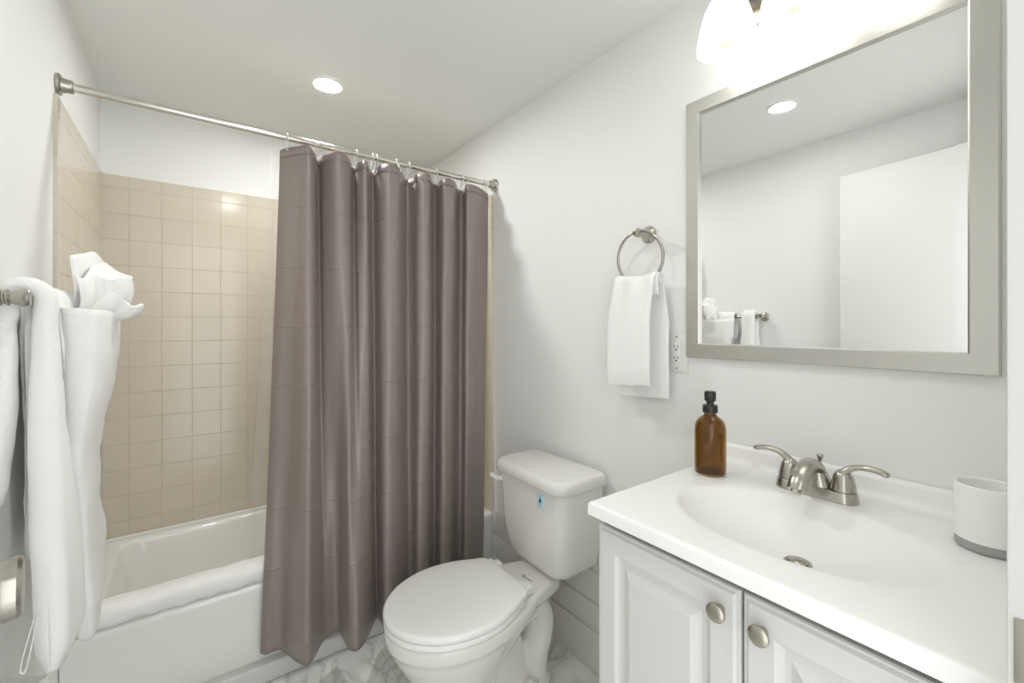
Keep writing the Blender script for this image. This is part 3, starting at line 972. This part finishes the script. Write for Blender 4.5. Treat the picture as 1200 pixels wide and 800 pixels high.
ORD = ['leftmost', 'second', 'third', 'fourth', 'fifth', 'sixth', 'seventh', 'eighth', 'ninth', 'tenth', 'eleventh', 'rightmost']
hx = sorted(cols[i][0] for i in hooks_i)
hook_cols = sorted(hooks_i + [9 * 28 + 5, 9 * 13])
for n, i in enumerate(hook_cols):
    x, yk = cols[i][0], cols[i][1]
    if n == 0: lab = 'clear plastic curtain hook at the left end of the rod, leftmost of its row'
    elif n == len(hook_cols) - 1: lab = 'clear plastic curtain hook nearest the right wall, rightmost of its row'
    else: lab = 'clear plastic curtain hook on the rod, %s from the left' % ORD[n]
    t = thing('curtain_hook', lab, 'curtain hook', (x, RODY, RODZ), 'clear hooks along the curtain rod')
    bm = bmesh.new()
    yk2 = yk - .006
    pts = [(x, RODY + .0150 * math.sin(a), RODZ + .0150 * math.cos(a)) for a in [math.radians(d) for d in range(-110, 111, 20)]]
    pts = [(x + .002, lerp(RODY, yk2, .8) - .004, RODZ - .040)] + [(x + .002, lerp(RODY, yk2, .4) - .012, RODZ - .022)] + pts + [(x - .001, RODY + .008, RODZ - .022), (x - .001, lerp(RODY, yk2, .5) + .004, RODZ - .046)]
    tube(bm, spline(pts, 3), .0024, 8)
    obj('hook_wire', bm, M['hook'], t)
    bm = bmesh.new()
    lathe(bm, [(0, -.006), (.004, -.0045), (.0062, 0), (.004, .0045), (0, .006)], (x + .002, yk2 - .004, RODZ - .046), 'z', 14, False)
    obj('hook_bead', bm, M['hook'], t)

bm = bmesh.new()
N1, N2 = 90, 40
gl = []
for j in range(N2 + 1):
    t = j / N2
    row = []
    for i in range(N1 + 1):
        s = i / N1
        x = lerp(lerp(.245, .185, smooth01(t)), 1.15, s)
        y = lerp(1.858, 1.912, smooth01(t * 1.1)) + .012 * math.sin(s * 62 + 1.2 * math.sin(s * 9)) * (1 - .2 * t) + .006 * noise.noise(Vector((x * 6, t * 4, 1)))
        row.append(bm.verts.new((x, y, lerp(1.935, .285, t))))
    gl.append(row)
for j in range(N2):
    for i in range(N1):
        bm.faces.new((gl[j][i], gl[j][i + 1], gl[j + 1][i + 1], gl[j + 1][i]))
lo = obj('shower_liner', bm, M['vinyl'], None, 180, loc=(.66, 1.82, 1.93))
tag(lo, 'clear vinyl shower liner hanging inside the bathtub behind the taupe curtain', 'curtain liner')

# ------------------------------------------------------------------ rolled bath mat on the tub rim
bm = bmesh.new()
rings = []
NX = 90
x0, x1 = XL + .012, .52
for k in range(NX + 1):
    x = lerp(x0, x1, k / NX)
    e = min(1, math.sqrt(max(.04, 1 - (1 - min(k, NX - k) / 4) ** 2)) if min(k, NX - k) < 4 else 1)
    ring = []
    for i in range(28):
        a = 2 * math.pi * i / 28
        c, s = math.cos(a), math.sin(a)
        y = 1.828 + e * .046 * math.copysign(abs(c) ** .8, c)
        z = RZ + .038 + e * .037 * math.copysign(abs(s) ** .7, s)
        if c < 0 and s < .2:                     # scalloped front edge
            z += .007 * (math.sin(x * 80 + .6 * math.sin(x * 23)) + .6) * (-c) * (1 - abs(s + .5))
        p = Vector((x, y, z))
        w = noise.noise_vector(p * 13) * .004 + noise.noise_vector(p * 40) * .0015
        p += Vector((0, w.y, w.z))
        p.z = max(p.z, RZ + .0012)
        ring.append(p)
    rings.append(ring)
loft(bm, rings)
bo = obj('bath_mat', bm, M['mat'], None, 180, loc=(.1, 1.828, RZ))
tag(bo, 'white rolled cloth bath mat lying along the front rim of the bathtub', 'bath mat')

# ------------------------------------------------------------------ towel bar with towels
BBX, BBZ, BBY0, BBY1 = -.250, 1.333, 1.165, 1.640
tb = thing('towel_bar', 'brushed nickel towel bar on the left wall carrying the white bath towels', 'towel bar', (XL, 1.4, BBZ))
bm = bmesh.new()
tube(bm, [(BBX, BBY0 + .004, BBZ), (BBX, BBY1 - .004, BBZ)], .0085, 20)
obj('bar', bm, M['nickel'], tb)
for y in (BBY0, BBY1):
    bm = bmesh.new()
    lathe(bm, [(.027, .0008), (.0275, .005), (.024, .009), (.014, .012), (.012, .020), (.0125, .030), (.0155, .033), (.0155, .036), (.0125, .038), (.0125, .0405), (.015, .0425), (.015, .045), (.0115, .047), (.0125, .051), (.0150, .057), (.0160, .064), (.0152, .070), (.0135, .0715), (.012, .0705), (0, .0705)], (XL, y, BBZ), 'x', 32)
    obj('bar_post', bm, M['nickel'], tb, 40)

t1 = thing('bath_towel', 'narrow folded white bath towel at the near end of the towel bar', 'towel', (BBX, 1.26, .6), 'white bath towels on the bar')
xo = BBX
def path1():
    pts = [(lerp(XL + .014, xo - .024, smooth01(i / 14)), .945 + (BBZ - .945) * i / 24) for i in range(24)]
    pts += [(xo + .001 - .025 * math.cos(math.pi * k / 10), BBZ + .002 + .024 * math.sin(math.pi * k / 10)) for k in range(11)]
    pts += [(xo + .0265 + .015 * smooth01((i - 6) / 30), BBZ - .0186 * i) for i in range(1, 39)]
    return pts
def ax1(eta, a, z):
    t = smooth01((BBZ - .10 - z) / .55)
    front = a > xo
    y0 = lerp(1.187, 1.182, t)
    y1 = lerp(1.262, 1.332, t) if front else 1.262
    dz = -.030 * math.sin(math.pi * eta) * smooth01((.72 - z) / .12) if front else 0
    return (a + .004 * math.sin(eta * 5 + z * 5), lerp(y0, y1, eta), z + dz)
bm = bmesh.new()
ribbon(bm, path1(), lambda t: .022 if t < .3 else lerp(.030, .050, smooth01((t - .42) / .4)), ax1, terry(.0020, 14), 4)
obj('towel_body', bm, M['towel'], t1, 180)
bm = bmesh.new()
tube(bm, spline([(-.232, 1.184, .735), (-.239, 1.178, .70), (-.247, 1.174, .655), (-.241, 1.174, .648), (-.234, 1.178, .69), (-.228, 1.186, .735)], 5), .0018, 8, True, (1.6, .5))
obj('hang_loop', bm, M['towel'], t1, 180)

t2 = thing('bath_towel', 'wide white bath towel folded into a pocket that holds the fanned washcloth', 'towel', (BBX, 1.5, .55), 'white bath towels on the bar')
def path2():
    pts = [(xo - .024, .78 + (BBZ - .78) * i / 26) for i in range(26)]
    pts += [(xo + .001 - .024 * math.cos(math.pi * k / 10), BBZ + .002 + .022 * math.sin(math.pi * k / 10)) for k in range(11)]
    pts += [(xo + .026 + .012 * smooth01(i / 14), BBZ - .019 * i) for i in range(1, 38)]
    return pts
bm = bmesh.new()
ribbon(bm, path2(), lambda t: .022, lambda eta, a, z: (a + .004 * math.sin(eta * 7 + z * 6), lerp(lerp(1.360, 1.305, smooth01((z - .95) / .3)), 1.600, eta), z), terry(.003, 15), 4)
obj('towel_body', bm, M['towel'], t2, 180)
# pocket: outer layer, bulging at the top where the washcloth is stuffed in
bm = bmesh.new()
rings = []
NZp = 60
for k in range(NZp + 1):
    t = k / NZp
    z = lerp(1.318, .515, t)
    front = piecewise([(.515, -.182), (.64, -.172), (.82, -.180), (.97, -.184), (1.07, -.172), (1.14, -.155), (1.22, -.146), (1.32, -.143)], z)
    ya = piecewise([(.515, 1.42), (.62, 1.395), (.9, 1.36), (1.05, 1.325), (1.32, 1.292)], z)
    yb = piecewise([(.515, 1.56), (.62, 1.59), (1.0, 1.58), (1.1, 1.59), (1.32, 1.61)], z)
    back = piecewise([(.515, xo + .034), (1.32, xo + .020)], z)
    e = 1.0 if t < .94 else math.sqrt(max(.05, 1 - ((t - .94) / .06) ** 2))
    cx, cy = (front + back) / 2, (ya + yb) / 2
    hx_, hy_ = (front - back) / 2 * e, (yb - ya) / 2 * e
    ring = []
    for i in range(44):
        a = 2 * math.pi * i / 44
        p = Vector((cx + hx_ * math.copysign(abs(math.cos(a)) ** .55, math.cos(a)), cy + hy_ * math.copysign(abs(math.sin(a)) ** .55, math.sin(a)), z - (0 if t > .1 else .010 * math.cos(a) * .5)))
        w = noise.noise_vector(p * 12) * .006 + noise.noise_vector(p * 36) * .002
        ring.append(p + Vector((w.x, w.y, w.z * .4)))
    rings.append(ring)
top = rings[0]
cen = sum((Vector(p) for p in top), Vector()) / len(top)
inner = [[cen + (Vector(p) - cen) * .86 + Vector((0, 0, .002)) for p in top], [cen + (Vector(p) - cen) * .80 - Vector((0, 0, .02)) for p in top], [cen + (Vector(p) - cen) * .72 - Vector((0, 0, .07)) for p in top]]
loft(bm, inner[::-1] + rings)
obj('pocket', bm, M['towel'], t2, 180)

# washcloth fanned out of the pocket
def sheet(bm, low, high, n=30, m=14, bulge=(0, 0, 0), seed=0):
    lo_, hi_ = spline(low, 10), spline(high, 10)
    lo_, hi_ = resample(lo_, n, False), resample(hi_, n, False)
    gr = []
    for j in range(m + 1):
        t = j / m
        row = []
        for i in range(n):
            p = lo_[i].lerp(hi_[i], t) + Vector(bulge) * math.sin(math.pi * t)
            w = noise.noise_vector(p * 22 + Vector((seed, 0, 0))) * .005
            row.append(bm.verts.new(p + w))
        gr.append(row)
    for j in range(m):
        for i in range(n - 1):
            bm.faces.new((gr[j][i], gr[j][i + 1], gr[j + 1][i + 1], gr[j + 1][i]))
bm = bmesh.new()
def W(u, v, y):
    d = cam_dir(u, v); k = y / d.y
    return Vector((d.x * k, y, EYE + d.z * k))
# tall rear leaf, then the rolled ruffle that sweeps right, then the low front curl
sheet(bm, [W(80, 372, 1.44), W(96, 374, 1.47), W(112, 374, 1.52), W(130, 372, 1.57)], [W(83, 299, 1.42), W(97, 296, 1.47), W(112, 297, 1.53), W(121, 310, 1.58), W(131, 322, 1.60)], bulge=(.008, 0, 0), seed=1)
sheet(bm, [W(86, 374, 1.42), W(100, 376, 1.44), W(116, 376, 1.47), W(132, 374, 1.50)], [W(86, 318, 1.40), W(98, 326, 1.41), W(104, 316, 1.45), W(116, 322, 1.46), W(128, 328, 1.46), W(140, 325, 1.48), W(152, 326, 1.51), W(155, 340, 1.52)], bulge=(.012, 0, 0), seed=5)
sheet(bm, [W(104, 376, 1.40), W(116, 376, 1.41), W(128, 376, 1.44), W(138, 374, 1.47)], [W(106, 361, 1.385), W(118, 351, 1.38), W(132, 341, 1.385), W(146, 350, 1.40), W(156, 358, 1.41), W(165, 355, 1.43), W(164, 359, 1.45), W(152, 361, 1.47)], bulge=(.018, 0, 0), seed=9)
sheet(bm, [W(103, 318, 1.45), W(116, 324, 1.46), W(130, 329, 1.46), W(146, 326, 1.49), W(154, 330, 1.51)], [W(112, 308, 1.53), W(122, 308, 1.55), W(131, 314, 1.55), W(142, 322, 1.56), W(153, 325, 1.57)], m=8, bulge=(0, 0, .004), seed=12)
wc = obj('washcloth', bm, M['towel'], None, 180, loc=(-.15, 1.48, 1.3))
s3 = wc.modifiers.new('thickness', 'SOLIDIFY'); s3.thickness = .007; s3.offset = 0
s4 = wc.modifiers.new('round', 'SUBSURF'); s4.levels = 1; s4.render_levels = 1
tag(wc, 'white washcloth fanned like a flower out of the pocket of the wide bath towel', 'washcloth')

# ------------------------------------------------------------------ bin whose corner shows at the bottom left
wb = thing('waste_bin', 'slim white flat topped bin standing under the bath towels against the left wall', 'bin', (-.27, 1.25, 0))
ca, cb = Vector((-.889, .457)), Vector((-.457, -.889))       # directions of its two sides
c0 = Vector((-.234, 1.300))
def bin_ring(z, g):
    p = [c0, c0 + cb * .140, c0 + cb * .140 + ca * .070, c0 + ca * .070]
    m = sum(p, Vector((0, 0))) / 4
    return [((m + (q - m) * (1 - g)).x, (m + (q - m) * (1 - g)).y, z) for q in p]
bm = bmesh.new()
loft(bm, [bin_ring(.001, .14), bin_ring(.006, .10), bin_ring(.535, .05)])
obj('bin_body', bm, M['plastic'], wb, 25)
bm = bmesh.new()
loft(bm, [bin_ring(.536, .02), bin_ring(.538, 0), bin_ring(.555, 0), bin_ring(.558, .02)])
obj('bin_lid', bm, M['plastic'], wb, 25)
